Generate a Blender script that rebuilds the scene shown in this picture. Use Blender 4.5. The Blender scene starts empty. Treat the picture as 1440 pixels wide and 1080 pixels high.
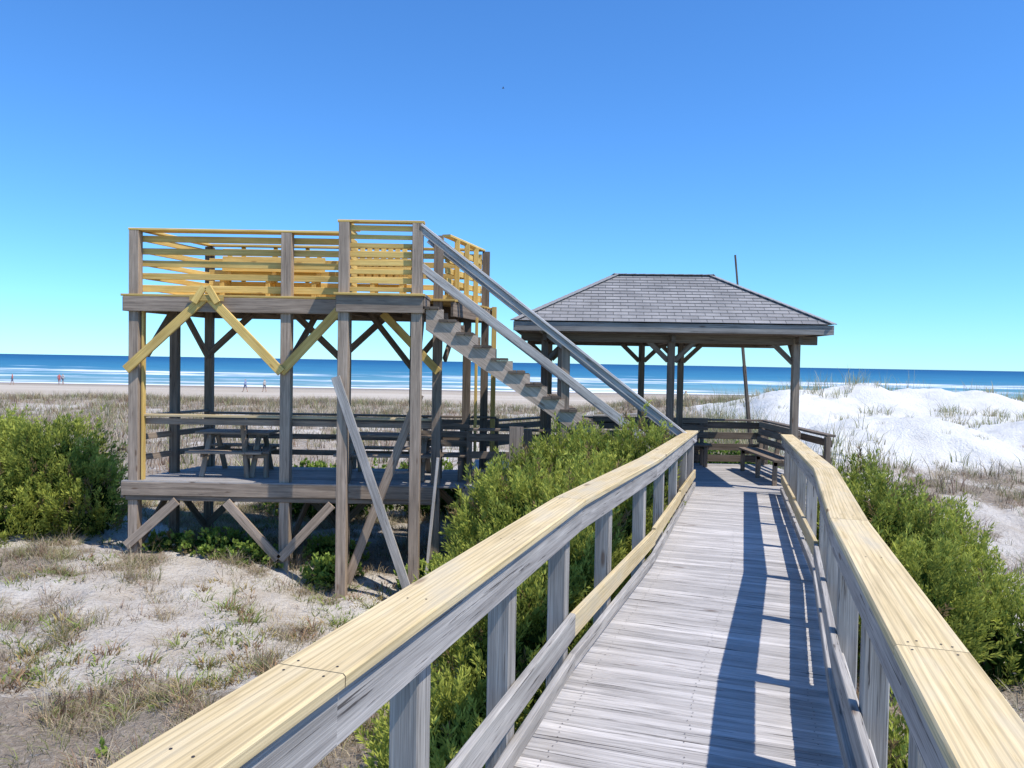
import bpy, math, random
import numpy as np
from mathutils import Vector, Matrix
random.seed(7); rng=np.random.default_rng(11)
scene=bpy.context.scene
col=scene.collection

# ---------------------------------------------------------------- materials
def newmat(name):
    m=bpy.data.materials.new(name); m.use_nodes=True
    nt=m.node_tree
    b=nt.nodes["Principled BSDF"]
    return m,nt,b
def N(nt,t,**k):
    n=nt.nodes.new(t)
    for a,v in k.items(): setattr(n,a,v)
    return n
def ramp(nt,fac,stops,interp='LINEAR'):
    r=N(nt,'ShaderNodeValToRGB'); r.color_ramp.interpolation=interp
    e=r.color_ramp.elements
    while len(e)<len(stops): e.new(0.5)
    for i,(p,c) in enumerate(stops):
        e[i].position=p; e[i].color=(c[0],c[1],c[2],1) if hasattr(c,'__len__') else (c,c,c,1)
    nt.links.new(fac,r.inputs[0]); return r.outputs[0]
def mix(nt,f,a,b,mode='MIX'):
    m=N(nt,'ShaderNodeMix',data_type='RGBA',blend_type=mode)
    for inp,v in ((m.inputs[0],f),(m.inputs[6],a),(m.inputs[7],b)):
        if isinstance(v,bpy.types.NodeSocket): nt.links.new(v,inp)
        elif hasattr(v,'__len__'): inp.default_value=(v[0],v[1],v[2],1)
        else: inp.default_value=v
    return m.outputs[2]
def math_(nt,op,a,b=None,clamp=False):
    m=N(nt,'ShaderNodeMath',operation=op); m.use_clamp=clamp
    for i,v in enumerate((a,b)):
        if v is None: continue
        if isinstance(v,bpy.types.NodeSocket): nt.links.new(v,m.inputs[i])
        else: m.inputs[i].default_value=v
    return m.outputs[0]
def noise(nt,vec,scale,detail=4,rough=.55,dist=0):
    n=N(nt,'ShaderNodeTexNoise'); n.inputs['Scale'].default_value=scale
    n.inputs['Detail'].default_value=detail; n.inputs['Roughness'].default_value=rough
    n.inputs['Distortion'].default_value=dist
    if vec is not None: nt.links.new(vec,n.inputs['Vector'])
    return n.outputs[0]
def mapping(nt,vec,sc,loc=(0,0,0)):
    m=N(nt,'ShaderNodeMapping'); m.inputs['Scale'].default_value=sc; m.inputs['Location'].default_value=loc
    nt.links.new(vec,m.inputs[0]); return m.outputs[0]

def wood(name,light,dark,crack=(.06,.05,.045),crack_amt=.6,knot=(.12,.06,.03),knots=.7,bump=.35,stain=None,rings=0,g2amt=.5):
    m,nt,b=newmat(name)
    uv=N(nt,'ShaderNodeUVMap').outputs[0]
    g1=noise(nt,mapping(nt,uv,(.8,24,1)),1,7,.6,.5)
    c=ramp(nt,g1,[(.33,dark),(.64,light)])
    g2=noise(nt,mapping(nt,uv,(4,190,1)),1,3,.5,.2)
    c=mix(nt,g2amt,c,ramp(nt,g2,[(.35,.6),(.62,1.22)]),'MULTIPLY')
    if rings:
        wv=N(nt,'ShaderNodeTexWave',wave_type='BANDS',bands_direction='Y'); wv.inputs['Scale'].default_value=1
        wv.inputs['Distortion'].default_value=11; wv.inputs['Detail'].default_value=2; wv.inputs['Detail Scale'].default_value=.5; wv.inputs['Detail Roughness'].default_value=.4
        nt.links.new(mapping(nt,uv,(.7,15,1)),wv.inputs['Vector'])
        c=mix(nt,rings,c,ramp(nt,wv.outputs[1],[(.0,.60),(.35,1.03),(1,1.1)]),'MULTIPLY')
    g3=noise(nt,mapping(nt,uv,(1.8,70,1),(3,7,0)),1,5,.6,.5)
    cf=ramp(nt,g3,[(.35,1.0),(.40,0.0)])
    c=mix(nt,math_(nt,'MULTIPLY',cf,crack_amt),c,crack)
    v=N(nt,'ShaderNodeTexVoronoi'); v.inputs['Scale'].default_value=1
    nt.links.new(mapping(nt,uv,(1.7,6.5,1)),v.inputs['Vector'])
    kf=ramp(nt,v.outputs['Distance'],[(.06,1.0),(.13,0.0)])
    c=mix(nt,math_(nt,'MULTIPLY',kf,knots),c,knot)
    g4=noise(nt,mapping(nt,uv,(1.0,3.0,1),(1,2,0)),1.3,4,.6)
    c=mix(nt,.8,c,ramp(nt,g4,[(.3,.72),(.7,1.12)]),'MULTIPLY')
    if stain:
        c=mix(nt,ramp(nt,g4,[(.50,0.0),(.68,.7)]),c,stain)
    a=N(nt,'ShaderNodeAttribute',attribute_name='Tint')
    c=mix(nt,1,c,a.outputs[0],'MULTIPLY')
    nt.links.new(c,b.inputs['Base Color'])
    b.inputs['Roughness'].default_value=.8
    b.inputs['Specular IOR Level'].default_value=.25
    bp=N(nt,'ShaderNodeBump'); bp.inputs['Strength'].default_value=bump; bp.inputs['Distance'].default_value=.004
    nt.links.new(math_(nt,'SUBTRACT',math_(nt,'ADD',g1,g2),cf),bp.inputs['Height'])
    nt.links.new(bp.outputs[0],b.inputs['Normal'])
    return m
M_GRAY=wood('weathered_gray_wood',(.55,.51,.46),(.30,.275,.25),crack_amt=.85)
M_DECK=wood('deck_gray_wood',(.66,.62,.585),(.41,.38,.355),crack_amt=.8,bump=.5)
M_BROWN=wood('weathered_brown_wood',(.47,.365,.275),(.25,.19,.14),crack_amt=.65)
M_NEW=wood('new_pine',(.82,.58,.20),(.65,.41,.11),crack=(.42,.26,.09),crack_amt=.25,knots=.6,knot=(.28,.13,.04),bump=.15,rings=.3,g2amt=.3)
M_CAP=wood('pine_cap',(.79,.62,.36),(.65,.49,.25),crack=(.36,.25,.12),crack_amt=.35,knots=.85,knot=(.20,.10,.04),bump=.25,stain=(.50,.44,.33),rings=.5,g2amt=.3)
def plain(name,c,rough=.8):
    m,nt,b=newmat(name)
    tc=N(nt,'ShaderNodeTexCoord').outputs['Object']
    n=noise(nt,tc,30,4)
    nt.links.new(mix(nt,.6,c,ramp(nt,n,[(.3,.6),(.7,1.2)]),'MULTIPLY'),b.inputs['Base Color'])
    b.inputs['Roughness'].default_value=rough
    return m
M_NAIL=plain('rusty_nail',(.05,.035,.03),.6)

def leafmat(name,trans=.3):
    m,nt,b=newmat(name)
    a=N(nt,'ShaderNodeAttribute',attribute_name='Col')
    nt.nodes.remove(b)
    d=N(nt,'ShaderNodeBsdfDiffuse'); nt.links.new(a.outputs[0],d.inputs[0])
    out=d.outputs[0]
    if trans:
        t=N(nt,'ShaderNodeBsdfTranslucent'); nt.links.new(a.outputs[0],t.inputs[0])
        ms=N(nt,'ShaderNodeMixShader'); ms.inputs[0].default_value=trans
        nt.links.new(out,ms.inputs[1]); nt.links.new(t.outputs[0],ms.inputs[2]); out=ms.outputs[0]
    nt.links.new(out,nt.nodes['Material Output'].inputs[0])
    return m
M_LEAF=leafmat('foliage',.35); M_GRASS=leafmat('dry_grass',.2)

# ---------------------------------------------------------------- mesh builder
class B:
    def __init__(s): s.v=[];s.f=[];s.uv=[];s.m=[];s.t=[];s.mats=[]
    def mi(s,mat):
        if mat not in s.mats: s.mats.append(mat)
        return s.mats.index(mat)
    def face(s,pts,uvs,mat,tint=1):
        i=len(s.v); s.v+= [tuple(p) for p in pts]; s.f.append(list(range(i,i+len(pts))))
        s.uv+=uvs; s.m.append(s.mi(mat)); s.t+=[tint]*len(pts)
    def nail(s,p,r=.0045,e=(1,0,0),f=(0,1,0)):
        p=Vector(p);e=Vector(e)*r;f=Vector(f)*r
        s.face([p+e*math.cos(a)+f*math.sin(a) for a in (0,1.047,2.094,3.1416,4.189,5.236)],[(0,0)]*6,M_NAIL)
    def beam(s,p0,p1,w,t,mat,up=(0,0,1),c=.005,tint=None):
        p0=Vector(p0);p1=Vector(p1);d=p1-p0;L=d.length;d.normalize()
        up=Vector(up)
        if abs(d.dot(up.normalized()))>.98: up=Vector((0,1,0))
        sd=d.cross(up).normalized(); n=sd.cross(d).normalized()
        a=w/2;b_=t/2;c=min(c,a*.4,b_*.4)
        pr=[(-a+c,-b_),(a-c,-b_),(a,-b_+c),(a,b_-c),(a-c,b_),(-a+c,b_),(-a,b_-c),(-a,-b_+c)]
        tint=tint if tint is not None else random.uniform(.78,1.15)
        mi=s.mi(mat); i0=len(s.v)
        for p in (p0,p1):
            for x,y in pr: s.v.append(tuple(p+sd*x+n*y))
        ou=random.uniform(0,60);ov=random.uniform(0,60);acc=0
        for k in range(8):
            k2=(k+1)%8
            w_=math.hypot(pr[k2][0]-pr[k][0],pr[k2][1]-pr[k][1])
            s.f.append([i0+k,i0+k2,i0+8+k2,i0+8+k]); 
            s.uv+=[(ou,ov+acc),(ou,ov+acc+w_),(ou+L,ov+acc+w_),(ou+L,ov+acc)]
            s.m.append(mi); s.t+=[tint]*4; acc+=w_
        for base,rev in ((0,True),(8,False)):
            idx=[i0+base+k for k in range(8)]
            uvs=[(ou+pr[k][0]*.3,ov+pr[k][1]) for k in range(8)]
            if rev: idx=idx[::-1];uvs=uvs[::-1]
            s.f.append(idx); s.uv+=uvs; s.m.append(mi); s.t+=[tint*.75]*8
    def prism(s,outline,y0,y1,mat,tint=1):
        i0=len(s.v);n=len(outline);mi=s.mi(mat);ou=random.uniform(0,50)
        for y in (y0,y1):
            for x,z in outline: s.v.append((x,y,z))
        for k in range(n):
            k2=(k+1)%n
            s.f.append([i0+k,i0+n+k,i0+n+k2,i0+k2]); s.uv+=[(ou,0),(ou,.04),(ou+.3,.04),(ou+.3,0)]; s.m.append(mi); s.t+=[tint]*4
        ca,sa=math.cos(.64),math.sin(.64)
        for base,rev in ((0,False),(n,True)):
            idx=list(range(n)); 
            if rev: idx=idx[::-1]
            s.f.append([i0+base+k for k in idx])
            s.uv+=[(ou+outline[k][0]*ca-outline[k][1]*sa,outline[k][0]*sa+outline[k][1]*ca) for k in idx]
            s.m.append(mi); s.t+=[tint]*n
    def obj(s,name,parent=None):
        me=bpy.data.meshes.new(name); me.from_pydata(s.v,[],s.f)
        for m in s.mats: me.materials.append(m)
        me.polygons.foreach_set('material_index',s.m)
        u=me.uv_layers.new(name='UVMap'); u.data.foreach_set('uv',[c for p in s.uv for c in p])
        a=me.color_attributes.new('Tint','FLOAT_COLOR','CORNER')
        a.data.foreach_set('color',[c for t in s.t for c in (t,t,t,1)])
        me.update()
        o=bpy.data.objects.new(name,me); col.objects.link(o)
        if parent: o.parent=parent
        return o
def empty(name,loc=(0,0,0)):
    e=bpy.data.objects.new(name,None); e.empty_display_size=.3; col.objects.link(e); return e

def quadmesh(name,V,mat,cols,parent=None,nv=4,faces=None):
    n=V.shape[0]; faces=np.array(faces if faces is not None else [[0,1,2,3]])
    F=(np.arange(n)[:,None,None]*nv+faces[None]).reshape(-1,4)
    me=bpy.data.meshes.new(name)
    me.vertices.add(n*nv); me.vertices.foreach_set('co',V.reshape(-1).astype(np.float32))
    me.loops.add(F.size); me.loops.foreach_set('vertex_index',F.reshape(-1).astype(np.int32))
    me.polygons.add(len(F)); me.polygons.foreach_set('loop_start',(np.arange(len(F))*4).astype(np.int32))
    me.polygons.foreach_set('loop_total',np.full(len(F),4,np.int32))
    me.update(calc_edges=True)
    a=me.color_attributes.new('Col','FLOAT_COLOR','POINT')
    c4=np.concatenate([cols,np.ones(cols.shape[:2]+(1,))],2)
    a.data.foreach_set('color',c4.reshape(-1).astype(np.float32))
    me.materials.append(mat)
    o=bpy.data.objects.new(name,me); col.objects.link(o)
    if parent: o.parent=parent
    return o

# ---------------------------------------------------------------- noise helper / terrain
TAB=rng.random((256,256))
def vn(x,y):
    xi=np.floor(x).astype(int);yi=np.floor(y).astype(int);fx=x-xi;fy=y-yi
    fx=fx*fx*(3-2*fx);fy=fy*fy*(3-2*fy)
    a=TAB[xi%256,yi%256];b=TAB[(xi+1)%256,yi%256];c=TAB[xi%256,(yi+1)%256];d=TAB[(xi+1)%256,(yi+1)%256]
    return (a*(1-fx)+b*fx)*(1-fy)+(c*(1-fx)+d*fx)*fy
def fbm(x,y,o=4):
    s=0;a=.5;t=0
    for i in range(o):
        s=s+a*vn(x*2**i+17*i,y*2**i+31*i);t+=a;a*=.5
    return s/t
def sm(x,a,b):
    t=np.clip((x-a)/(b-a),0,1);return t*t*(3-2*t)
def dune(x,y):
    w=fbm(x*.12,y*.12,3)
    lump=fbm(x*.30+5,y*.16,3)
    A=1.95*sm(x+(w-.5)*4,8.6,13.0)*np.exp(-((y-35-(w-.5)*6)/6.5)**2)*(.48+.82*lump)
    Bm=1.15*np.exp(-((x-11.8)/3.1)**4-((y-23.5)/2.8)**2)*(.75+.5*fbm(x*.45,y*.35+9,3))
    C=.85*np.exp(-((x-17.6)/2.2)**2-((y-25.5)/2.6)**2)+.5*np.exp(-((x-8.3)/1.2)**2-((y-21)/1.6)**2)
    return A+Bm+C
def H(x,y):
    z=-1.72+.5*(fbm(x*.22+3,y*.22,4)-.5)+.22*(fbm(x*1.3,y*1.3+4,3)-.5)+.07*(fbm(x*4.3,y*4.3+4,2)-.5)
    z=z-.32*np.exp(-((x+1.8)/2.2)**2-((y-11.6)/2.8)**2)+.15*sm(-x,4,7)
    z=z+.70*sm(y,11,22)*sm(x,4,9)*(1-sm(y,50,75))
    z=z+.9*(fbm(x*.07+9,y*.07,3)-.5)*sm(y,18,35)*(1-sm(y,60,75))
    z=z+dune(x,y)
    far=-2.2-(y-60)*.0125
    f=sm(y,52,74); z=z*(1-f)+(np.where(y>60,far,-2.2)+.05*fbm(x*.05,y*.05,2))*f
    return z
def vegmask(x,y):
    v=fbm(x*.42+1.7,y*.42+2.2,4)*.5+fbm(x*1.5+6,y*1.5,3)*.5
    near=.03*(1-sm(y,7.5,10))
    m=sm(v+near,.40,.56)
    path=np.exp(-((y-10.4-.35*(x+5))/1.1)**2)*sm(-x,1.0,2.5)*.6
    m=m*(1-path)
    m=m*(1-sm(y,60,70)); 
    far=sm(y,15,22)*(1-sm(y,58,68))
    m=np.maximum(m,far*.75*sm(fbm(x*.12,y*.12,3),.3,.5))
    d=dune(x,y); m=m*(1-sm(d,.12,.42))
    return m
xs=np.concatenate([-np.geomspace(900,14,50),np.linspace(-13.8,16,240),np.geomspace(16.3,40,80),np.geomspace(41,900,40)])
ys=np.concatenate([np.linspace(-14,2,14),np.linspace(2.2,18,160),np.geomspace(18.2,50,140),np.geomspace(50.7,420,70)])
X,Y=np.meshgrid(xs,ys); Z=H(X,Y); Z=np.where(Y>250,-5.5,Z)
nx,ny=len(xs),len(ys)
V=np.stack([X,Y,Z],-1).reshape(-1,3)
ii=(np.arange(ny-1)[:,None]*nx+np.arange(nx-1)[None]).reshape(-1)
F=np.stack([ii,ii+1,ii+nx+1,ii+nx],1)
me=bpy.data.meshes.new('sand_ground')
me.vertices.add(len(V)); me.vertices.foreach_set('co',V.reshape(-1).astype(np.float32))
me.loops.add(F.size); me.loops.foreach_set('vertex_index',F.reshape(-1).astype(np.int32))
me.polygons.add(len(F)); me.polygons.foreach_set('loop_start',(np.arange(len(F))*4).astype(np.int32))
me.polygons.foreach_set('loop_total',np.full(len(F),4,np.int32))
me.polygons.foreach_set('use_smooth',np.ones(len(F),bool))
me.update(calc_edges=True)
a=me.color_attributes.new('Mask','FLOAT_COLOR','POINT')
mk=np.stack([vegmask(X,Y),sm(dune(X,Y),.12,.42),sm(Y,62,74),np.ones_like(X)],-1)
a.data.foreach_set('color',mk.reshape(-1).astype(np.float32))
ground=bpy.data.objects.new('sand_ground',me); col.objects.link(ground)
m,nt,b=newmat('sand')
oc=N(nt,'ShaderNodeTexCoord').outputs['Object']
at=N(nt,'ShaderNodeAttribute',attribute_name='Mask'); sp=N(nt,'ShaderNodeSeparateColor'); nt.links.new(at.outputs[0],sp.inputs[0])
n1=noise(nt,oc,1.6,8,.62); n2=noise(nt,oc,14,6,.65); n3=noise(nt,oc,70,3,.6)
sand=ramp(nt,n1,[(.3,(.54,.47,.39)),(.7,(.74,.69,.62))])
lit=ramp(nt,n2,[(.3,(.14,.11,.08)),(.5,(.30,.235,.17)),(.7,(.48,.40,.31))])
lf=math_(nt,'ADD',sp.outputs[0],math_(nt,'MULTIPLY',math_(nt,'SUBTRACT',n2,.5),3.0))
c=mix(nt,ramp(nt,lf,[(.33,0.0),(.8,.85)]),sand,lit)
c=mix(nt,sp.outputs[1],c,ramp(nt,n1,[(.3,(.76,.73,.66)),(.65,(.86,.84,.79))]))
syz=N(nt,'ShaderNodeSeparateXYZ'); nt.links.new(oc,syz.inputs[0])
nb=noise(nt,mapping(nt,oc,(.02,.09,1)),1,5)
beach=ramp(nt,nb,[(.35,(.46,.38,.29)),(.65,(.62,.54,.44))])
c=mix(nt,sp.outputs[2],c,beach)
wet=N(nt,'ShaderNodeMapRange'); wet.inputs[1].default_value=108; wet.inputs[2].default_value=124
nt.links.new(syz.outputs[1],wet.inputs[0])
c=mix(nt,wet.outputs[0],c,(.28,.24,.20))
c=mix(nt,.5,c,ramp(nt,n3,[(.3,.74),(.7,1.16)]),'MULTIPLY')
nt.links.new(c,b.inputs['Base Color']); b.inputs['Roughness'].default_value=.95; b.inputs['Specular IOR Level'].default_value=.1
bp=N(nt,'ShaderNodeBump'); bp.inputs['Strength'].default_value=1.0; bp.inputs['Distance'].default_value=.09
nt.links.new(math_(nt,'ADD',math_(nt,'MULTIPLY',n1,1.2),n2),bp.inputs['Height']); nt.links.new(bp.outputs[0],b.inputs['Normal'])
me.materials.append(m)

# ---------------------------------------------------------------- sea
sb=B()
m,nt,b=newmat('sea_water')
oc=N(nt,'ShaderNodeTexCoord').outputs['Object']
syz=N(nt,'ShaderNodeSeparateXYZ'); nt.links.new(oc,syz.inputs[0])
yw=math_(nt,'ADD',syz.outputs[1],math_(nt,'MULTIPLY',math_(nt,'SUBTRACT',noise(nt,mapping(nt,oc,(.008,.004,1)),1,3),.5),60))
lg=math_(nt,'LOGARITHM',math_(nt,'MAXIMUM',yw,1),10)
mr=N(nt,'ShaderNodeMapRange'); mr.inputs[1].default_value=2.05; mr.inputs[2].default_value=3.6; nt.links.new(lg,mr.inputs[0])
c=ramp(nt,mr.outputs[0],[(0,(.24,.35,.35)),(.12,(.12,.29,.36)),(.3,(.04,.19,.31)),(.6,(.015,.115,.24)),(1,(.010,.08,.20))])
c=mix(nt,.8,c,ramp(nt,noise(nt,mapping(nt,oc,(.03,.2,1)),1,6,.6),[(.35,.68),(.65,1.32)]),'MULTIPLY')
foam=None
for (y0,w,thr,off) in ((126,7,.34,0),(143,7,.48,3),(168,10,.50,9),(205,14,.47,15),(236,17,.45,31),(300,16,.60,22)):
    nn=noise(nt,mapping(nt,oc,(.014,.03,1),(off,off,0)),1,7,.7)
    n4=noise(nt,mapping(nt,oc,(.05,.05,1),(off,off,0)),1,4,.6)
    band=math_(nt,'SUBTRACT',1,math_(nt,'DIVIDE',math_(nt,'ABSOLUTE',math_(nt,'SUBTRACT',math_(nt,'ADD',syz.outputs[1],math_(nt,'MULTIPLY',n4,w*2.2)),y0+w*1.1)),w),True)
    f=math_(nt,'MULTIPLY',math_(nt,'MULTIPLY',band,3,True),math_(nt,'MULTIPLY',math_(nt,'SUBTRACT',nn,thr),10,True),True)
    foam=f if foam is None else math_(nt,'MAXIMUM',foam,f)
c=mix(nt,foam,c,(.84,.85,.85))
nt.links.new(c,b.inputs['Base Color']); b.inputs['Roughness'].default_value=.55; b.inputs['Specular IOR Level'].default_value=.12
bp=N(nt,'ShaderNodeBump'); bp.inputs['Strength'].default_value=.6; bp.inputs['Distance'].default_value=.4
nt.links.new(noise(nt,mapping(nt,oc,(.15,.5,1)),1,5),bp.inputs['Height']); nt.links.new(bp.outputs[0],b.inputs['Normal'])
sb.face([(-14000,100,-3.0),(14000,100,-3.0),(14000,16000,-3.0),(-14000,16000,-3.0)],[(0,0)]*4,m)
sb.obj('sea')

# ---------------------------------------------------------------- grass
def scatter(n,x0,x1,y0,y1,fn,power=1):
    u=rng.random(n); y=y0+(y1-y0)*u**power; x=x0+(x1-x0)*rng.random(n)
    k=rng.random(n)<fn(x,y); return x[k],y[k]
PAL=np.array([(.46,.36,.21),(.34,.26,.16),(.56,.48,.33),(.26,.26,.11),(.30,.19,.13),(.42,.36,.25),(.22,.24,.09),(.36,.27,.20)])
def grass(name,x,y,K,h,w,spread,pal=PAL,parent=None,lean=.5,z=None):
    n=len(x); hh=h*(.4+rng.random(n)*1.0); zz=H(x,y)-.02 if z is None else z
    base=np.stack([x,y,zz],1)
    ci=rng.integers(0,len(pal),n)
    r=np.repeat(np.arange(n),K); m=len(r)
    ang=rng.random(m)*2*np.pi; rad=spread*np.sqrt(rng.random(m))
    b=base[r]+np.stack([np.cos(ang)*rad,np.sin(ang)*rad,np.zeros(m)],1)
    a2=ang+rng.normal(0,.7,m); le=lean*(.2+rng.random(m))
    L=hh[r]*(.45+.6*rng.random(m))
    d1=np.stack([np.cos(a2)*le*.6,np.sin(a2)*le*.6,np.ones(m)],1)*L[:,None]*.5
    d2=np.stack([np.cos(a2)*le*1.6,np.sin(a2)*le*1.6,np.ones(m)*.75],1)*L[:,None]*.5
    sa=rng.random(m)*2*np.pi; s=np.stack([np.cos(sa),np.sin(sa),np.zeros(m)],1)*w*(.6+.8*rng.random(m))[:,None]
    Vv=np.stack([b-s,b+s,b+d1+s*.8,b+d1-s*.8,b+d1+d2+s*.15,b+d1+d2-s*.15],1)
    c=pal[ci][r]*(.65+.7*rng.random((m,1)))
    C=np.stack([c*.7,c*.7,c,c,c*1.15,c*1.15],1)
    return quadmesh(name,Vv,M_GRASS,C,parent,6,[[0,1,2,3],[3,2,4,5]])
def offwalk(x,y):
    c=np.interp(y,[-1.5,4.2,6.75,12.7],[-.76,1.054,1.97,3.77]); return ~((np.abs(x-c)<.95)&(y<12.9))
gp=empty('dune_grass')
def clump(x,y): return sm(fbm(x*2.1+8,y*2.1,2),.42,.62)
x,y=scatter(28000,-11,0.6,5,18,lambda x,y:(vegmask(x,y)*.8*(.12+.88*clump(x,y))+.08*clump(x,y))*offwalk(x,y)); grass('near_tufts',x,y,12,.18,.0033,.11,parent=gp,lean=1.2)
x,y=scatter(3000,-11,0.6,5,18,lambda x,y:(vegmask(x,y)*.7*clump(x,y)+.03)*offwalk(x,y)); grass('near_tall_tufts',x,y,12,.38,.003,.06,parent=gp,lean=.6)
x,y=scatter(10000,-11,0.6,5,18,lambda x,y:(.25+.6*vegmask(x,y))*offwalk(x,y)); grass('dry_litter',x,y,5,.045,.004,.22,pal=PAL*.7,parent=gp,lean=3.0)
PALG=np.array([(.24,.31,.08),(.30,.34,.12),(.19,.23,.07),(.34,.22,.13),(.38,.30,.12)])
x,y=scatter(3200,-11,0.6,5,18,lambda x,y:(sm(fbm(x*.9+20,y*.9,3),.44,.60))*.8*offwalk(x,y)); grass('green_weeds',x,y,20,.13,.008,.13,pal=PALG,parent=gp,lean=1.3)
x,y=scatter(9000,1.5,16,4,24,lambda x,y:(vegmask(x,y)*.75+.03)*offwalk(x,y)); grass('side_tufts',x,y,12,.28,.004,.10,parent=gp,lean=.8)
x,y=scatter(15000,-42,30,17,66,lambda x,y:vegmask(x,y)*.9,.8); grass('far_tufts',x,y,10,.58,.011,.28,parent=gp,lean=.5)
PAL2=np.array([(.46,.40,.24),(.38,.36,.18),(.28,.30,.12),(.52,.44,.28)])
x,y=scatter(6000,7,34,19,48,lambda x,y:sm(dune(x,y),.15,.4)*sm(fbm(x*.33+3,y*.3,3),.57,.65)*.55); grass('sea_oats',x,y,9,.50,.010,.20,pal=PAL2,parent=gp,lean=.6)
x,y=scatter(3000,8,34,34,46,lambda x,y:sm(y,35,37)*sm(fbm(x*.5+3,y*.3,2),.36,.54)*.5*sm(dune(x,y),.15,.5)); grass('crest_oats',x,y,7,1.0,.009,.22,pal=PAL2,parent=gp,lean=.35)
x,y=scatter(1000,1,9.5,19,34,lambda x,y:np.ones_like(x)*.8*(1-sm(dune(x,y),.2,.6))); grass('tall_oats',x,y,9,1.15,.008,.22,pal=PAL2,parent=gp,lean=.35)

# ---------------------------------------------------------------- bushes
def bush(name,clumps,dens,K,size=1.0,light=(.50,.53,.11),dark=(.055,.10,.022),leafw=.0082,leafl=.062,pl=(.20,.50)):
    cl=np.array(clumps,float); par=empty(name)
    P=[];D=[]
    for i,cc in enumerate(cl):
        c=cc[:3];r=cc[3:]
        area=4*np.pi*((r[0]*r[1])**1.6/3+(r[0]*r[2])**1.6/3+(r[1]*r[2])**1.6/3)**(1/1.6)
        n=int(area*dens); d=rng.normal(size=(n,3)); d/=np.linalg.norm(d,axis=1)[:,None]
        d=d[d[:,2]>-.55]; 
        q=.66+.56*fbm(d[:,0]*2.8+i*5+9,d[:,1]*2.8+d[:,2]*3.2+9,3)
        p=c+r*d*(q*(.84+.18*rng.random(len(d))))[:,None]
        keep=np.ones(len(p),bool)
        for j,c2 in enumerate(cl):
            if j!=i: keep&=(((p-c2[:3])/c2[3:])**2).sum(1)>.45
        P.append(p[keep]);D.append(d[keep])
    P=np.concatenate(P);D=np.concatenate(D)
    g=H(P[:,0],P[:,1]); k=(P[:,2]>g)&offwalk(P[:,0],P[:,1]); P=P[k];D=D[k];n=len(P)
    ax=D*.5+np.array([0,0,.8])+rng.normal(0,.24,(n,3)); ax/=np.linalg.norm(ax,axis=1)[:,None]
    L=(pl[0]+(pl[1]-pl[0])*rng.random(n)**1.5)*size
    tone=np.clip(.30+1.6*(fbm(P[:,0]*2.3+4,P[:,1]*2.3+P[:,2]*2.5,3)-.34)+rng.normal(0,.18,n),0,1)
    r=np.repeat(np.arange(n),K);m=len(r)
    t=rng.random(m)**.8; rad=rng.normal(size=(m,3)); rad-= (rad*ax[r]).sum(1)[:,None]*ax[r]; rad/=np.linalg.norm(rad,axis=1)[:,None]
    pos=P[r]+ax[r]*(t*L[r])[:,None]-ax[r]*.06+rad*((1-t)*.07*size*(.2+rng.random(m)))[:,None]
    ld=ax[r]*1.0+rad*.6+rng.normal(0,.18,(m,3)); ld/=np.linalg.norm(ld,axis=1)[:,None]
    sd=np.cross(ld,rng.normal(size=(m,3))); sd/=np.linalg.norm(sd,axis=1)[:,None]
    ll=leafl*size*(.6+.8*rng.random(m))[:,None]; lw=leafw*size*(.7+.6*rng.random(m))[:,None]
    Vv=np.stack([pos,pos+ld*ll*.45+sd*lw,pos+ld*ll,pos+ld*ll*.45-sd*lw],1)
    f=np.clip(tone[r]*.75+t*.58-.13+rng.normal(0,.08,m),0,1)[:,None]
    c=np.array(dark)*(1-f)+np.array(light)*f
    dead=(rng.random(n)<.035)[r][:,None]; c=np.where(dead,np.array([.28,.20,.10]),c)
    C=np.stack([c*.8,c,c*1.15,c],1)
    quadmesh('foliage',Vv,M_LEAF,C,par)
    bb=B()
    for cc in cl:
        c=Vector(cc[:3]);gz_=float(H(np.array([c.x]),np.array([c.y]))[0])
        for k in range(3):
            a=random.uniform(0,6.28); e=c+Vector((math.cos(a)*cc[3]*.5,math.sin(a)*cc[4]*.5,cc[5]*.4))
            bb.beam((c.x+random.uniform(-.1,.1),c.y+random.uniform(-.1,.1),gz_-.1),e,.05,.05,M_BROWN)
    bb.obj('stems',par)
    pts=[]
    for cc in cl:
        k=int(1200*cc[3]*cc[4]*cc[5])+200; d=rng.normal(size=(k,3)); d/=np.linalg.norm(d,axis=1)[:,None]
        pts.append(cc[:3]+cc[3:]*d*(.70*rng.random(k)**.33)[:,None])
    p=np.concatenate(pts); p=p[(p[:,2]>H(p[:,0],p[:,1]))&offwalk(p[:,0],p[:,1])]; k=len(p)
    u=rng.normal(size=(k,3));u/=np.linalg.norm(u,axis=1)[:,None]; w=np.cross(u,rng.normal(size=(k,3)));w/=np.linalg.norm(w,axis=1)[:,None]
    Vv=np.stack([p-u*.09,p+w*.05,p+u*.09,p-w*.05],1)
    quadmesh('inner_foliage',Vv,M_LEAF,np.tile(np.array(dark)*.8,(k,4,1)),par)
    return par
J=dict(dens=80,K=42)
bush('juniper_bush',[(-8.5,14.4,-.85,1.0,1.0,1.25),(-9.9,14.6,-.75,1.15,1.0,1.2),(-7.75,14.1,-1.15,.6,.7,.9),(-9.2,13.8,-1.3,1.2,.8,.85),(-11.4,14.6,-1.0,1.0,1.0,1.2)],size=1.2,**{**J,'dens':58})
bush('juniper_bush',[(.25,9.3,-.75,.95,.9,1.15),(1.15,9.6,-.6,.75,.8,1.08),(-.15,8.6,-1.15,.7,.8,.85),(.75,8.3,-.8,.6,.7,1.0),(1.0,11.0,-.45,1.0,.7,1.1),(1.75,10.8,-.3,.7,.6,1.12),(.2,11.0,-.7,.7,.6,1.05)],**J)
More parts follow.
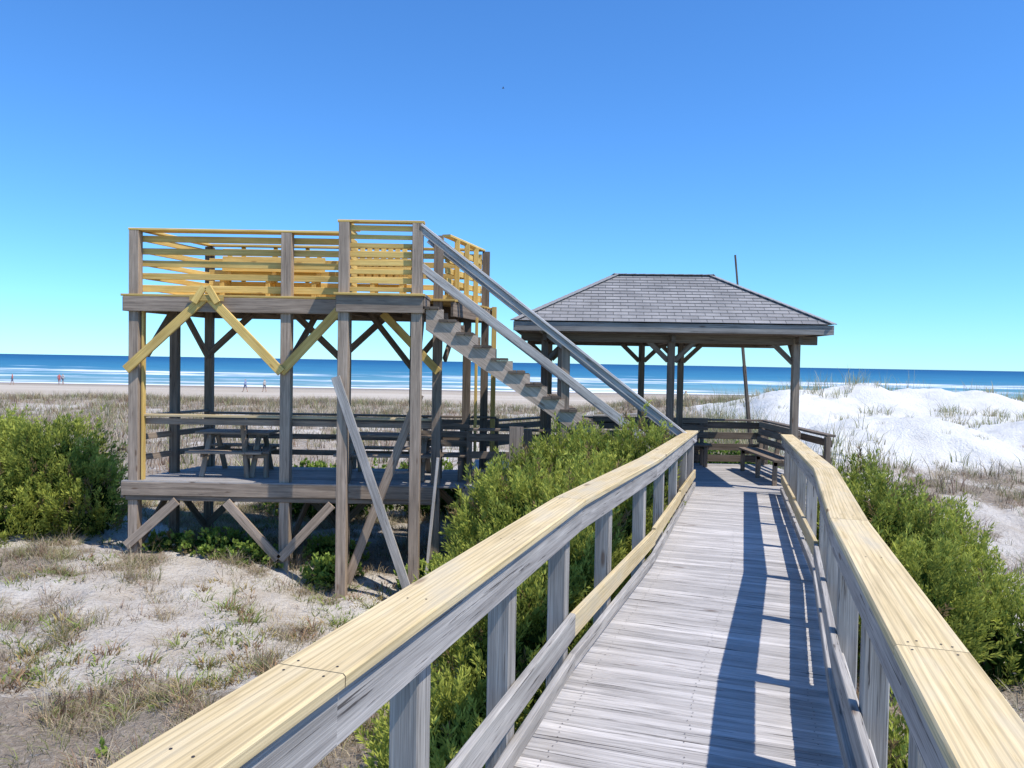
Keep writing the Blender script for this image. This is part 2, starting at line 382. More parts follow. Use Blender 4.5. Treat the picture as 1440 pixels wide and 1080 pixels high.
bush('juniper_bush',[(.1,6.7,-1.15,.75,.7,.85),(.55,7.4,-.85,.6,.6,.95),(-.35,5.9,-1.45,.65,.6,.6),(-.15,5.0,-1.5,.55,.55,.55)],**J)
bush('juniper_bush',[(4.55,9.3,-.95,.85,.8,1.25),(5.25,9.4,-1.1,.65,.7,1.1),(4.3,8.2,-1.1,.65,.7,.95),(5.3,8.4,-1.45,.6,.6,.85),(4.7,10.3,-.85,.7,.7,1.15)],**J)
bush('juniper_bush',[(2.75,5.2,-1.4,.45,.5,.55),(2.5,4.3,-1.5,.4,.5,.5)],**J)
W=dict(dens=45,K=14,light=(.36,.46,.10),dark=(.07,.14,.03),leafw=.026,leafl=.07,pl=(.08,.2))
bush('low_shrub',[(-5.0,13.2,-1.6,.8,.5,.32),(-4.3,12.9,-1.75,.5,.4,.3),(-5.9,13.2,-1.6,.4,.4,.25)],**W)
bush('low_shrub',[(-2.9,12.5,-1.9,.5,.4,.4),(-1.2,12.4,-1.9,.6,.5,.4),(-3.1,13.5,-1.8,.6,.4,.35)],**W)
bush('low_shrub',[(-3.4,6.4,-1.8,.25,.2,.14)],**W)
bush('low_shrub',[(-4.0,16.5,-1.2,1.6,.6,.8),(-1.6,16.8,-1.2,1.2,.6,.8),(5,18.5,-1.0,1.6,.6,.9),(3.0,18.5,-1.1,1.6,.6,.9)],**{**W,'dens':30})

# ---------------------------------------------------------------- boardwalk
bw=empty('boardwalk')
nodes=[Vector((-.76,-1.5,.035)),Vector((1.054,4.2,-.033)),Vector((1.97,6.75,-.104)),Vector((3.77,12.7,-.34))]
def cen(Yq):
    for a,c in zip(nodes,nodes[1:]):
        if Yq<=c.y or c is nodes[-1]:
            t=(Yq-a.y)/(c.y-a.y); p=a.lerp(c,t); d=(c-a).normalized(); return p,d
def smooth_dir(Yq):
    d=Vector()
    for k in (-.5,-.25,0,.25,.5): d+=cen(Yq+k)[1]
    return d.normalized()
db=B(); Yq=-1.4
while Yq<12.72:
    p,_=cen(Yq); d=smooth_dir(Yq); s=Vector((d.y,-d.x,0)).normalized()
    j=random.uniform(-.012,.012); dz=random.uniform(0,.003)
    db.beam(p-s*(.76+j)-Vector((0,0,.02+dz)),p+s*(.76-j)-Vector((0,0,.02+random.uniform(0,.003))),.0865+random.uniform(-.004,.001),.038,M_DECK,c=.007,tint=random.uniform(.76,1.1))
    if 0<Yq<9:
        for o in (-.58,0,.58):
            for e in (-.024,.024):
                if random.random()<.12: continue
                q=p+s*(o+random.uniform(-.014,.014))+d*(e+random.uniform(-.006,.006)); db.nail((q.x,q.y,q.z+.0015),.0036,e=s,f=d)
    Yq+=.097*d.y
db.obj('deck_planks',bw)
sbm=B()
def off(Yq,o,z):
    p,d=cen(Yq); d=smooth_dir(Yq) if any(abs(Yq-n.y)<.05 for n in nodes) else d
    s=Vector((d.y,-d.x,0)).normalized(); return p+s*o+Vector((0,0,z))
brk=[-1.4,4.2,6.75,12.7]
for a,c in zip(brk,brk[1:]):
    for o in (-.6,0,.6):
        sbm.beam(off(a,o,-.14),off(c,o,-.14),.04,.19,M_GRAY)
sbm.obj('joists',bw)
for side,nm in ((-1,'railing_left'),(1,'railing_right')):
    rb=B()
    if side<0: joints=[-1.4,1.62,4.2,6.75,9.7,12.75]; pys=[-.9,.2,1.2,2.2,3.09,4.05,5.1,6.4,7.8,9.4,11.0,12.55]
    else: joints=[-1.4,2.3,4.2,6.75,9.6,12.6]; pys=[-.9,.2,1.3,2.35,3.35,4.35,5.5,6.7,8.1,9.5,11.0,12.45]
    for i,(a,c) in enumerate(zip(joints,joints[1:])):
        g=.002
        rb.beam(off(a,side*.745,.961)+(off(c,0,0)-off(a,0,0)).normalized()*g,off(c,side*.745,.961)-(off(c,0,0)-off(a,0,0)).normalized()*g,.19,.038,M_CAP,c=.006,tint=random.uniform(.94,1.06))
        rb.beam(off(a,side*.69,.868),off(c,side*.69,.868),.038,.144,M_GRAY,tint=random.uniform(.85,1.05))
    mj=[-1.4,1.2,4.1,6.75,9.6,12.6]
    for i,(a,c) in enumerate(zip(mj,mj[1:])):
        rb.beam(off(a,side*.69,.30-.02*(i>1)),off(c,side*.69,.28-.02*(i>1)),.036,.135,(M_CAP if i>=2 and not(side>0 and i==2) else M_GRAY),tint=random.uniform(.85,1.05))
        rb.beam(off(a,side*.688,.075),off(c,side*.688,.075),.038,.085,M_GRAY,tint=random.uniform(.8,1.0))
    if side>0:
        rb.beam(off(1.2,.73,.20),off(4.3,.73,.20),.03,.10,M_GRAY)
    for yq in pys:
        p=off(yq,side*.762,.94); _,d=cen(yq)
        gz_=float(H(np.array([p.x]),np.array([p.y]))[0])
        rb.beam((p.x,p.y,gz_-.3),p,.10,.10,M_GRAY,up=(d.x,d.y,0),tint=random.uniform(.75,1.0))
        for o in (.715,.775):
            q=off(yq+random.uniform(-.01,.01),side*o,.9815); rb.nail(q,.0038)
    for j in joints[1:-1]:
        for e in (-.03,.03):
            for o in (.69,.80): rb.nail(off(j+e,side*o,.9815),.0038)
    rb.obj(nm,bw)

# ---------------------------------------------------------------- platform between
pf=empty('beach_platform')
ZD=-.34
b_=B(); yy=12.78
while yy<16.3:
    b_.beam((-.75,yy,ZD-.02),(5.5,yy,ZD-.02),.135,.038,M_DECK,tint=random.uniform(.65,.95)); yy+=.142
b_.beam((-.8,12.72,ZD-.16),(2.9,12.72,ZD-.16),.04,.24,M_BROWN); b_.beam((5.5,12.7,ZD-.16),(5.5,16.3,ZD-.16),.04,.24,M_BROWN)
b_.beam((-.75,16.35,ZD-.16),(5.5,16.35,ZD-.16),.04,.24,M_BROWN)
for px in (-.6,1.3,3.2,5.4):
    for py in (12.85,16.2):
        b_.beam((px,py,-2.4),(px,py,ZD-.05),.13,.13,M_BROWN)
b_.obj('deck',pf)
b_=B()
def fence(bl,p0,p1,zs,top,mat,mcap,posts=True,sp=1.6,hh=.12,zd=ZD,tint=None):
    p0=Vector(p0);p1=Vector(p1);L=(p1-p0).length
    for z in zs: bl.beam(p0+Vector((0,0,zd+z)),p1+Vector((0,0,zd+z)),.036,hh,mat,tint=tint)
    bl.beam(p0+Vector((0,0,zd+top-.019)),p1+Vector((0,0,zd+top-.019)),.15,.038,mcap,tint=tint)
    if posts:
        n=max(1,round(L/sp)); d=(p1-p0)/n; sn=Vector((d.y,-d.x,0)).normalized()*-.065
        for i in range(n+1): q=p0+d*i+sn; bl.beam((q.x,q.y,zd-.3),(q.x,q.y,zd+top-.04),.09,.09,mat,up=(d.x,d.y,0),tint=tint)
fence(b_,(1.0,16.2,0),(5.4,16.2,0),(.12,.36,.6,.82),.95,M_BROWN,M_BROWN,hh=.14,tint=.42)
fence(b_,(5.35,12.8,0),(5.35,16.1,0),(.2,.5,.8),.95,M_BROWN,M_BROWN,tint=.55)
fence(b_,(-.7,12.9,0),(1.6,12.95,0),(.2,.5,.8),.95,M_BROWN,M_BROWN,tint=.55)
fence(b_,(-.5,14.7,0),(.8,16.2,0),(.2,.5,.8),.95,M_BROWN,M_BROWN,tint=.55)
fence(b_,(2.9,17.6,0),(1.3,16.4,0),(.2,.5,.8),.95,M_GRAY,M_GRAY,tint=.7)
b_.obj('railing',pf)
def bench(name,x0,y0,L,ang,mat,back=True,slats=False,z=ZD,tint=None):
    e=empty(name); bl=B(); c,s=math.cos(ang),math.sin(ang)
    T=lambda u,v,w: Vector((x0+u*c-v*s,y0+u*s+v*c,z+w))
    for v in (.06,.20,.34): bl.beam(T(0,v,.44),T(L,v,.44),.125,.036,mat,tint=tint)
    for u in (.12,L/2,L-.12):
        bl.beam(T(u,.05,0),T(u,.05,.42),.08,.04,mat,tint=tint); bl.beam(T(u,.36,0),T(u,.44 if back else .36,.95 if back else .42),.08,.04,mat,tint=tint)
        bl.beam(T(u,.02,.38),T(u,.40,.38),.04,.08,mat,tint=tint)
    if back:
        for w,v in ((.62,.375),(.78,.395),(.92,.41)):
            bl.beam(T(0,v,w),T(L,v,w),.03,.115,mat,up=(0,0,1),tint=tint)
    if slats:
        k=0
        while k*.13<L: bl.beam(T(k*.13,.40,.45),T(k*.13,.46,1.12),.03,.09,mat,up=(c,s,0)); k+=1
    bl.obj('frame',e); return e
bench('bench',4.55,15.3,2.1,-math.pi/2,M_BROWN,tint=.7)
bench('bench',1.7,15.6,2.4,0,M_BROWN,tint=.55)

# ---------------------------------------------------------------- pavilion
pv=empty('pavilion')
ph=math.radians(3.5); P0=Vector((2.56,12.4,0))
def PT(u,v,z): return Vector((P0.x+u*math.cos(ph)+v*math.sin(ph),P0.y-u*math.sin(ph)+v*math.cos(ph),z))
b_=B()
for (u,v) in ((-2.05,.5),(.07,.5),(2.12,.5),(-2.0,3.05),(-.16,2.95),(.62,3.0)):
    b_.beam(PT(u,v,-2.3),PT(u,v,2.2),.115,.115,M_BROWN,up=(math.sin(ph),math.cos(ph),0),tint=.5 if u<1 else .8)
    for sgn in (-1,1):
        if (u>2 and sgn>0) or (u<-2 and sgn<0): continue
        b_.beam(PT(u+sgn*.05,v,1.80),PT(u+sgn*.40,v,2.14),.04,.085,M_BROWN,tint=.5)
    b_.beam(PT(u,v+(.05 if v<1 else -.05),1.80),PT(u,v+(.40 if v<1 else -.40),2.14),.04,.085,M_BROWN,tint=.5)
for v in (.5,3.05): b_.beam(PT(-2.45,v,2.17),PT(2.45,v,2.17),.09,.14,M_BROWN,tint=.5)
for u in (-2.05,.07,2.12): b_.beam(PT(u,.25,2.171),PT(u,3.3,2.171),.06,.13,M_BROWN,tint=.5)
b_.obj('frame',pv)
m,nt,b=newmat('asphalt_shingles')
uv=N(nt,'ShaderNodeUVMap').outputs[0]
br=N(nt,'ShaderNodeTexBrick'); nt.links.new(uv,br.inputs['Vector']); br.offset=.5
br.inputs['Scale'].default_value=1; br.inputs['Brick Width'].default_value=.25; br.inputs['Row Height'].default_value=.125; br.inputs['Mortar Size'].default_value=.006; br.inputs['Mortar Smooth'].default_value=.3
br.inputs['Color1'].default_value=(.24,.23,.225,1); br.inputs['Color2'].default_value=(.32,.305,.295,1); br.inputs['Mortar'].default_value=(.12,.115,.11,1)
c=mix(nt,.8,br.outputs[0],ramp(nt,noise(nt,uv,2.2,6),[(.3,.72),(.7,1.2)]),'MULTIPLY')
c=mix(nt,.6,c,ramp(nt,noise(nt,uv,90,2),[(.3,.55),(.7,1.35)]),'MULTIPLY')
nt.links.new(c,b.inputs['Base Color']); b.inputs['Roughness'].default_value=.9
bp=N(nt,'ShaderNodeBump'); bp.inputs['Distance'].default_value=.01; bp.invert=True
nt.links.new(br.outputs['Fac'],bp.inputs['Height']); nt.links.new(bp.outputs[0],b.inputs['Normal'])
MS=m; MHIP=plain('hip_shingle',(.31,.30,.29),.9)
b_=B(); EW=2.56;DP=3.56;zt=2.42;RH=.86;zr=3.38;zb=2.26
c1,c2,c3,c4=PT(-EW,0,zt),PT(EW,0,zt),PT(EW,DP,zt),PT(-EW,DP,zt); r1,r2=PT(-RH+.08,DP/2,zr),PT(RH+.08,DP/2,zr)
hs=math.hypot(DP/2,zr-zt); hs2=math.hypot(EW-RH,zr-zt)
b_.face([c1,c2,r2,r1],[(0,0),(2*EW,0),(EW+RH,hs),(EW-RH,hs)],MS)
b_.face([c2,c3,r2],[(0,0),(DP,0),(DP/2,hs2)],MS)
b_.face([c3,c4,r1,r2],[(0,0),(2*EW,0),(EW+RH,hs),(EW-RH,hs)],MS)
b_.face([c4,c1,r1],[(0,0),(DP,0),(DP/2,hs2)],MS)
n=16
for i in range(n):
    t=i/n; a=c1.lerp(r1,t); c=c2.lerp(r2,t); up=Vector((0,0,.004))
    b_.beam(a+up,c+up,.018,.007,MHIP,c=.001)
for p,q in ((c1,r1),(c2,r2),(c3,r2),(c4,r1),(r1,r2)):
    n=int((q-p).length/.16)
    for i in range(n):
        a=p.lerp(q,i/n)+Vector((0,0,.006)); c=p.lerp(q,(i+1.1)/n)+Vector((0,0,.012)); b_.beam(a,c,.15,.014,MHIP,c=.004)
b_.obj('shingle_roof',pv)
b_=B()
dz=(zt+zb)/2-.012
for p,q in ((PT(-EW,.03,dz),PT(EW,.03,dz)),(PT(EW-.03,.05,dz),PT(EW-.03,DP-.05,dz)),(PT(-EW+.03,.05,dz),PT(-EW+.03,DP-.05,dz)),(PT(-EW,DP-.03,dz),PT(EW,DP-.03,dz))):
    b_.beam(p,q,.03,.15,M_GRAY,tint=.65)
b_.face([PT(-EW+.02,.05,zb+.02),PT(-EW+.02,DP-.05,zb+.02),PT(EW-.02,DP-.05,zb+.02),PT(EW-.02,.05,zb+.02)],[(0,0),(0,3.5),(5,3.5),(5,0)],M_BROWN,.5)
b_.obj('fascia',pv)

# ---------------------------------------------------------------- tower
tw=empty('observation_tower')
ZU=2.765
def T(u,v,z): return Vector((-6.31+u+.31*v,12.8+v,z))
def gz(p): return float(H(np.array([p[0]]),np.array([p[1]]))[0])
RT=3.84
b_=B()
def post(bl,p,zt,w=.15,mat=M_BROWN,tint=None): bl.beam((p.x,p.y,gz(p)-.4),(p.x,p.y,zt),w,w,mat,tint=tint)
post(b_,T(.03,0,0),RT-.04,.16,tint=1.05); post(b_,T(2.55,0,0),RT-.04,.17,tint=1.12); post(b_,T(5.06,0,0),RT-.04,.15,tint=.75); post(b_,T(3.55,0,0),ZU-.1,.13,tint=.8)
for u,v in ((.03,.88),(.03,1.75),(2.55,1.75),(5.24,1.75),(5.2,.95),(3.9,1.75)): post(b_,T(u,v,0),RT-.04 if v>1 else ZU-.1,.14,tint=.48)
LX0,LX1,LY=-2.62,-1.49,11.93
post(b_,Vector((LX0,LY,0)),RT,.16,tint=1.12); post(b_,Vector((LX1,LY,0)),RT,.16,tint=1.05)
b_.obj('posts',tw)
b_=B()
b_.beam(T(.135,.04,ZD),T(.135,.04,ZU-.25),.035,.10,M_NEW,up=(0,1,0),tint=.95); 
b_.beam(T(5.35,1.0,.0),T(5.35,1.0,ZU-.25),.05,.12,M_NEW,up=(0,1,0)); b_.beam(T(5.42,1.72,.0),T(5.42,1.72,ZU),.09,.12,M_NEW,up=(0,1,0))
for (z,h) in ((ZU-.175,.24),): 
    b_.beam(T(-.08,-.11,z),T(3.56,-.11,z),.045,h,M_BROWN,tint=.9); b_.beam(T(-.08,1.86,z),T(5.3,1.86,z),.045,h,M_BROWN,tint=.6)
    b_.beam(T(-.09,-.1,z),T(-.09,1.85,z),.045,h,M_BROWN); b_.beam(T(5.33,-.1,z),T(5.33,1.85,z),.045,h,M_BROWN,tint=.8)
    b_.beam((LX0-.1,LY-.1,z),(LX1+.1,LY-.1,z),.045,h+.02,M_BROWN,tint=.78); b_.beam((LX0-.1,LY-.07,z),(LX0-.1,12.65,z),.04,h,M_BROWN,tint=.9)
    b_.beam((LX1+.1,LY-.07,z),(LX1+.1,12.65,z),.04,h,M_BROWN,tint=.9)
for k in range(1,9): b_.beam(T(k*.6,-.08,ZU-.14),T(k*.6,1.84,ZU-.14),.04,.16,M_BROWN,tint=.6)
b_.beam(T(-.1,-.11,ZD-.13),T(5.1,-.11,ZD-.13),.045,.22,M_BROWN,tint=.9); b_.beam(T(-.05,-.085,ZD-.285),T(5.1,-.085,ZD-.285),.04,.08,M_BROWN,tint=.7)
b_.beam(T(-.1,1.86,ZD-.16),T(5.3,1.86,ZD-.16),.045,.26,M_BROWN,tint=.8); b_.beam(T(-.11,-.1,ZD-.16),T(-.11,1.85,ZD-.16),.045,.26,M_BROWN)
b_.obj('beams',tw)
b_=B(); v=-.06
while v<1.85:
    b_.beam(T(-.12,v,ZD-.019),T(5.55,v,ZD-.019),.135,.036,M_DECK,tint=random.uniform(.5,.75)); 
    b_.beam(T(-.14,v,ZU-.03),T(5.36,v,ZU-.03),.135,.036,M_NEW); v+=.141
v=LY-.10
while v<12.68:
    b_.beam((LX0-.13,v,ZU-.028),(LX1+.13,v,ZU-.028),.135,.036,M_NEW if v<11.9 else M_GRAY); v+=.141
b_.obj('decks',tw)
b_=B()
def br2(x0,z0,x1,z1,y,mat,w=.13,t=.045,tint=None): b_.beam((x0,y,z0),(x1,y,z1),t,w,mat,up=(0,0,1),tint=tint)
br2(-6.36,1.50,-5.08,2.70,12.645,M_NEW,.15); br2(-4.98,2.70,-3.80,1.50,12.64,M_NEW,.15,tint=1.1); br2(-3.82,1.50,-2.86,2.55,12.685,M_NEW,.15,tint=.95)
b_.beam((-5.3,12.61,2.70),(-4.75,12.61,2.70),.04,.10,M_NEW)
b_.beam((-5.22,12.59,2.62),(-5.06,12.59,2.88),.04,.11,M_NEW); b_.beam((-4.84,12.59,2.62),(-5.0,12.59,2.88),.04,.11,M_NEW)
br2(-2.15,2.50,-1.22,1.55,12.69,M_NEW)
br2(-6.35,-1.42,-5.52,-.66,12.65,M_BROWN,.15,tint=1.1); br2(-4.70,-.66,-3.83,-1.60,12.65,M_BROWN,.15,tint=1.1); br2(-3.80,-1.60,-2.95,-.68,12.65,M_BROWN,.15)
br2(-2.72,1.46,-1.56,-1.85,11.82,M_GRAY,.14,tint=1.0); br2(-1.45,1.20,-2.56,-1.80,12.05,M_BROWN,.14,tint=1.0)
br2(-1.33,-1.9,-1.15,.2,12.1,M_GRAY,.07,tint=1.3)
for u in (.03,2.55,5.2):
    b_.beam(T(u,.1,-1.45),T(u,.8,-.62),.045,.12,M_BROWN,tint=.6); b_.beam(T(u,1.65,-1.45),T(u,.95,-.62),.045,.12,M_BROWN,tint=.6)
    for s in (-1,1):
        if (u<1 and s<0) or (u>5 and s>0): continue
        b_.beam(T(u,1.68,1.75),T(u+s*.85,1.68,2.55),.045,.12,M_BROWN,tint=.5)
        b_.beam(T(u,1.68,-1.45),T(u+s*.85,1.68,-.62),.045,.13,M_BROWN,tint=.6)
b_.beam(T(.1,.15,1.75),T(.1,.75,2.55),.045,.12,M_BROWN,tint=.6); b_.beam(T(.1,1.6,1.75),T(.1,.98,2.55),.045,.12,M_BROWN,tint=.6)
b_.beam(T(5.12,.15,1.75),T(5.12,.75,2.55),.045,.12,M_BROWN,tint=.6); b_.beam(T(2.55,.15,1.75),T(2.55,.95,2.6),.045,.12,M_BROWN,tint=.6)
for u in (3.9,): 
    for s in (-1,1): b_.beam(T(u,1.66,1.6),T(u+s*.8,1.66,2.6),.045,.11,M_BROWN,tint=.5)
b_.beam((LX1+.02,12.05,1.7),(LX1+.02,12.6,2.5),.045,.11,M_BROWN,tint=.7)
b_.obj('braces',tw)
b_=B()
def brail(p0,p1,zs,hh,mat=M_NEW,cap=True,t=.036,mc=M_NEW):
    for z in zs: b_.beam((p0.x,p0.y,z+random.uniform(-.008,.008)),(p1.x,p1.y,z+random.uniform(-.008,.008)),t,hh*random.uniform(.9,1.1),mat,tint=random.uniform(.85,1.15))
    if cap: b_.beam((p0.x,p0.y,RT-.019),(p1.x,p1.y,RT-.019),.15,.038,mc)
zs=[ZU+.10,ZU+.30,ZU+.51,ZU+.72,ZU+.92]
brail(T(-.06,.10,0),T(3.58,.10,0),zs,.11)
b_.beam(T(-.06,-.0,RT-.016),T(3.58,-.0,RT-.016),.16,.034,M_NEW)
brail(T(.1,.13,0),T(.1,1.7,0),zs,.09); brail(T(.1,1.64,0),T(5.2,1.64,0),[z+.04 for z in zs[:-1]]+[zs[-1]],.105)
brail(T(5.16,.05,0),T(5.16,1.72,0),[ZU+.12,ZU+.3,ZU+.48,ZU+.66,ZU+.84],.10)
for k in (.35,.8,1.25): b_.beam(T(5.23,k,ZU),T(5.23,k,RT-.04),.09,.04,M_NEW,up=(0,1,0))
for k in (.7,1.3,1.9,3.2,4.4): b_.beam(T(k,1.7,ZU),T(k,1.7,RT-.04),.09,.06,M_NEW,up=(1,0,0),tint=.7)
RTL=RT+.02
for z in [ZU+.06+.135*i for i in range(8)]:
    if z<RT-.06: b_.beam((LX0+.07,LY+.03,z),(LX1-.07,LY+.03,z+random.uniform(-.006,.006)),.034,.088*random.uniform(.75,1.05),M_NEW)
    if z<RT-.06: b_.beam((LX0+.02,LY+.08,z),(LX0+.02,12.7,z),.034,.08,M_NEW)
b_.beam((LX0-.1,LY,RTL),(LX1+.1,LY,RTL),.16,.036,M_NEW); b_.beam((LX0,LY+.081,RTL),(LX0,12.75,RTL),.15,.036,M_NEW)
b_.obj('upper_railing',tw)
b_=B()
fence(b_,T(.1,.1,0),T(5.0,.1,0),(.98,),1.10,M_BROWN,M_CAP,posts=False,hh=.10,tint=.85)
fence(b_,T(.1,1.7,0),T(5.5,1.7,0),(.3,.6,.92),1.04,M_BROWN,M_BROWN,posts=True,hh=.10,sp=1.3,tint=.6)
fence(b_,T(.0,.15,0),T(.0,1.7,0),(.35,.7),1.08,M_BROWN,M_BROWN,posts=False,hh=.10,tint=.8)
b_.obj('lower_railing',tw)
# staircase
b_=B(); NR=16; X0=LX1+.14; X1=2.72; run=(X1-X0)/(NR-1); rise=(ZU-ZD)/NR
def saw():
    x=X0; pts=[]
    for i in range(1,NR):
        zt_=ZU-i*rise-.045; pts.append((x,zt_)); pts.append((x+run,zt_)); x+=run
    pts.append((x,ZD-.02)); pts.append((x-.18,ZD-.02)); pts.append((X0,ZU-rise-.36))
    return pts
for (ya,yb,tt) in ((LY-.02,LY+.022,1.3),(LY+.86,LY+.90,.8)): b_.prism(saw(),ya,yb,M_BROWN,tt)
for i in range(1,NR):
    x=X0+(i-1)*run; z=ZU-i*rise
    for k in (0,1): b_.beam((x-.005+k*.137,LY-.07,z-.021),(x-.005+k*.137,LY+.95,z-.021),.13,.040,M_BROWN,tint=random.uniform(.4,.62))
for ys,tt in ((LY-.03,1.15),(LY+.93,.95)):
    za=RT-.02; xa=LX1+.06; xb=2.86; zb_=za-(xb-xa)*.762
    b_.beam((xa,ys,za),(xb,ys,zb_),.14,.038,M_DECK,tint=tt)
    b_.beam((xa,ys-.03,za-.085),(xb-.1,ys-.03,zb_-.085+.1*.76),.036,.09,M_GRAY,tint=tt*.9)
    b_.beam((xa,ys,za-.64),(2.1 if tt>1 else 2.5,ys,za-.64-((2.1 if tt>1 else 2.5)-xa)*.74),.038,.13,M_GRAY,tint=tt*.95)
    for px in (.83,2.62):
        zt_=za-(px-xa)*.762-.08
        b_.beam((px,ys+.08,ZD-.6 if px<2 else ZD-.3),(px,ys+.08,zt_),.13,.11,M_BROWN,tint=.7)
b_.beam((.08,LY+.1,-2.2),(.08,LY+.1,.72),.22,.16,M_BROWN,tint=.75); b_.beam((.28,LY+.8,-2.2),(.28,LY+.8,.62),.14,.14,M_BROWN,tint=.6)
b_.beam((2.0,11.9,ZD-.16),(2.9,11.9,ZD-.16),.04,.24,M_BROWN)
yy=11.95
while yy<12.75: b_.beam((1.9,yy,ZD-.02),(2.85,yy,ZD-.02),.135,.038,M_DECK); yy+=.141
b_.obj('staircase',tw)

def picnic(name,c,L=1.7,z=ZD):
    e=empty(name); bl=B(); x,y=c
    for k in range(4): bl.beam((x,y-.24+k*.16,z+.74),(x+L,y-.24+k*.16,z+.74),.145,.038,M_BROWN)
    for sy in (-.58,.58):
        for k in (-.07,.07): bl.beam((x,y+sy+k,z+.44),(x+L,y+sy+k,z+.44),.13,.038,M_BROWN)
    for u in (.22,L-.22):
        bl.beam((x+u,y-.55,z),(x+u,y-.15,z+.72),.04,.09,M_BROWN,up=(1,0,0)); bl.beam((x+u,y+.55,z),(x+u,y+.15,z+.72),.04,.09,M_BROWN,up=(1,0,0))
        bl.beam((x+u+.04,y-.66,z+.40),(x+u+.04,y+.66,z+.40),.04,.09,M_BROWN); bl.beam((x+u+.04,y-.30,z+.70),(x+u+.04,y+.30,z+.70),.04,.08,M_BROWN)
    bl.obj('table_frame',e)
picnic('picnic_table',(-5.55,13.75),1.3); picnic('picnic_table',(-3.0,13.65))
bench('bench',-3.2,13.85,1.3,0,M_NEW,slats=True,z=ZU); bench('bench',-5.4,13.9,1.9,0,M_NEW,z=ZU)
bench('bench',-4.15,13.15,1.0,math.pi*.5+.3,M_BROWN,tint=.7); bench('bench',-1.75,13.15,1.0,0,M_BROWN,tint=.6)

# ---------------------------------------------------------------- leaning pole
b_=B(); p=Vector((6.98,22,-1.4)); q=Vector((6.30,22,4.9))
for i in range(6):
    a=p.lerp(q,i/6);c=p.lerp(q,(i+1)/6); b_.beam(a,c,.12-.014*i,.12-.014*i,M_BROWN,c=.03,tint=.45)
b_.obj('leaning_wooden_pole')

# ---------------------------------------------------------------- people on the beach
def person(name,x,y,top,bottom,hgt=1.72,yaw=0,stride=.2,arm=.1):
    z0=gz((x,y)); s=hgt/1.75
    J={'pel':(0,0,.95,.14),'wst':(0,0,1.1,.125),'chs':(0,.0,1.32,.155),'nck':(0,0,1.5,.06),'hd0':(0,.01,1.57,.085),'hd1':(0,.015,1.68,.098),
     'sl':(-.18,0,1.42,.06),'el':(-.25,.02-arm,1.15,.045),'wl':(-.25,.12-arm,.92,.032),'hl':(-.25,.15-arm,.84,.035),
     'sr':(.18,0,1.42,.06),'er':(.25,arm,1.15,.045),'wr':(.24,.1+arm,.92,.032),'hr':(.24,.14+arm,.84,.035),
     'tl':(-.1,0,.88,.095),'kl':(-.1,stride*.6,.5,.062),'al':(-.1,stride,.09,.042),'fl':(-.1,stride+.17,.04,.04),
     'tr':(.1,0,.88,.095),'kr':(.1,-stride*.3,.5,.062),'ar':(.1,-stride,.09,.042),'fr':(.1,-stride+.17,.04,.04)}
    ks=list(J); E=[('pel','wst'),('wst','chs'),('chs','nck'),('nck','hd0'),('hd0','hd1'),('chs','sl'),('sl','el'),('el','wl'),('wl','hl'),('chs','sr'),('sr','er'),('er','wr'),('wr','hr'),('pel','tl'),('tl','kl'),('kl','al'),('al','fl'),('pel','tr'),('tr','kr'),('kr','ar'),('ar','fr')]
    me=bpy.data.meshes.new(name); me.from_pydata([tuple(c*s for c in J[k][:3]) for k in ks],[(ks.index(a),ks.index(c)) for a,c in E],[])
    o=bpy.data.objects.new(name,me); col.objects.link(o)
    md=o.modifiers.new('skin','SKIN')
    for i,k in enumerate(ks):
        sv=me.skin_vertices[0].data[i]; sv.radius=(J[k][3]*s,J[k][3]*s*.85); sv.use_root=(i==0)
    sd=o.modifiers.new('sub','SUBSURF'); sd.levels=2; sd.render_levels=2
    o.location=(x,y,z0); o.rotation_euler=(0,0,yaw)
    m,nt,b=newmat(name+'_clothes')
    g=N(nt,'ShaderNodeTexCoord').outputs['Object']; sx=N(nt,'ShaderNodeSeparateXYZ'); nt.links.new(g,sx.inputs[0])
    zz=math_(nt,'DIVIDE',sx.outputs[2],1.8*s)
    skin=(.45,.27,.18)
    nt.links.new(ramp(nt,zz,[(0,skin),(.30,bottom),(.55,top),(.83,skin),(.93,(.06,.04,.03))],'CONSTANT'),b.inputs['Base Color']); b.inputs['Roughness'].default_value=.8
    me.materials.append(m); return o
def bx(px,Yd): return (px-720)/1080*Yd
person('beach_walker',bx(345,98),98,(.25,.3,.45),(.1,.12,.2),yaw=1.2,stride=.3)
person('beach_walker',bx(372,99),99,(.5,.45,.4),(.12,.1,.1),yaw=1.0,stride=.22)
person('beach_walker',bx(83,118),118,(.55,.12,.1),(.4,.1,.1),yaw=.4)
person('beach_walker',bx(88,119),119,(.6,.55,.5),(.1,.1,.15),yaw=-.4)
person('beach_walker',bx(17,112),112,(.5,.15,.12),(.15,.15,.2),yaw=2.0)
person('beach_walker',bx(965,70),70,(.7,.6,.35),(.4,.3,.2),yaw=2.5)

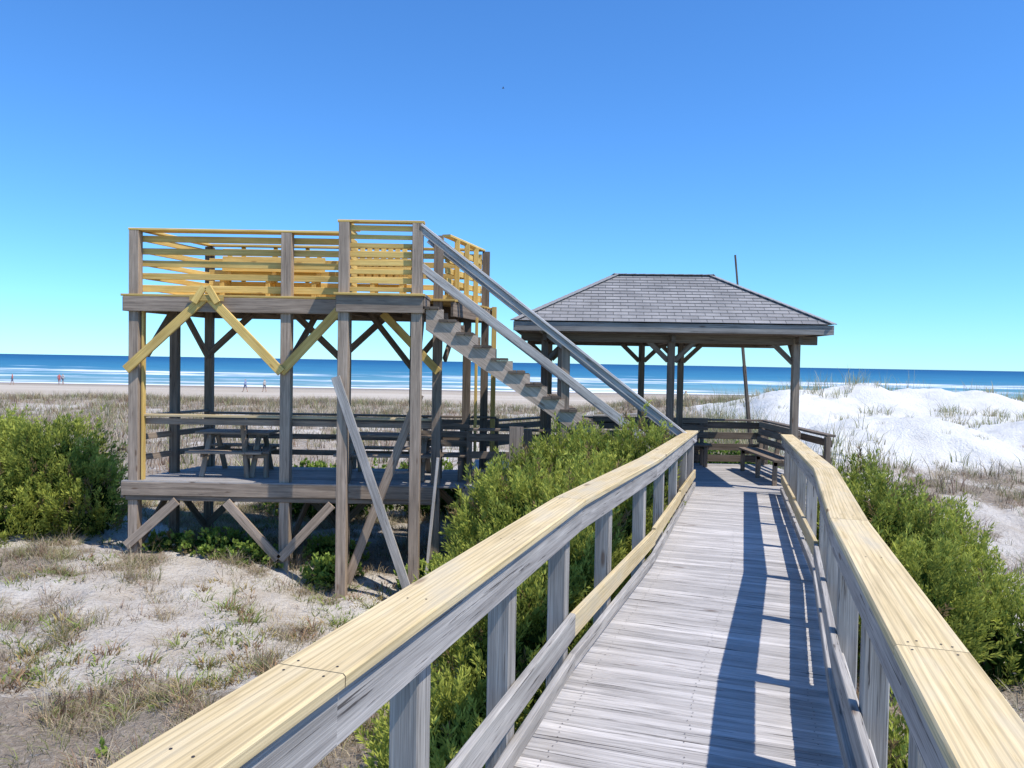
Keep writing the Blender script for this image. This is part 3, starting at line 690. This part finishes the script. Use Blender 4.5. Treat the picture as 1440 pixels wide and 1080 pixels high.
# distant seabird
bb=B(); bp0=Vector((-2.35,130,47.6)); M=plain('bird_feathers',(.06,.055,.05))
body=[bp0+Vector((dx,0,dz)) for dx,dz in ((-.22,.0),(-.08,.05),(.10,.05),(.24,.01),(.10,-.05),(-.08,-.05))]
bb.face(body,[(0,0)]*6,M)
bb.beam(bp0+Vector((-.16,0,0)),bp0+Vector((.16,0,.01)),.08,.09,M,c=.03)
for s in (-1,1):
    r0=bp0+Vector((-.06,s*.03,.03)); r1=bp0+Vector((.08,s*.03,.03)); m1=bp0+Vector((.10,s*.28,.14)); m0=bp0+Vector((-.04,s*.28,.14)); t=bp0+Vector((-.10,s*.58,.06))
    bb.face([r0,r1,m1,m0],[(0,0)]*4,M); bb.face([m0,m1,t],[(0,0)]*3,M)
bb.obj('seabird')

# ---------------------------------------------------------------- light, sky, camera
EL=math.radians(60)
S=Vector((1,-.62,0)).normalized()*math.cos(EL)+Vector((0,0,math.sin(EL)))
l=bpy.data.lights.new('sun','SUN'); l.energy=5.0; l.angle=math.radians(.5); l.color=(1,.95,.87)
lo=bpy.data.objects.new('sun',l); col.objects.link(lo); lo.rotation_euler=S.to_track_quat('Z','Y').to_euler()
w=bpy.data.worlds.new('World'); scene.world=w; w.use_nodes=True; nt=w.node_tree
sky=N(nt,'ShaderNodeTexSky',sky_type='NISHITA'); sky.sun_disc=False; sky.sun_elevation=EL; sky.sun_rotation=math.atan2(S.x,S.y)
sky.air_density=1.0; sky.dust_density=0.0; sky.ozone_density=3.4; sky.altitude=0
bg=nt.nodes['Background']; bg.inputs[1].default_value=.15
c=mix(nt,1,sky.outputs[0],(.50,.95,1.42),'MULTIPLY')
nt.links.new(c,bg.inputs[0])
cam=bpy.data.cameras.new('camera'); cam.lens=27; cam.sensor_width=36; cam.clip_end=30000; cam.clip_start=.05
co=bpy.data.objects.new('camera',cam); col.objects.link(co); scene.camera=co
co.matrix_world=Matrix.Translation((0,0,1.73))@Matrix.Rotation(math.pi/2-.0282,4,'X')@Matrix.Rotation(.01736,4,'Z')
scene.view_settings.view_transform='Standard'; scene.view_settings.look='None'; scene.view_settings.exposure=0
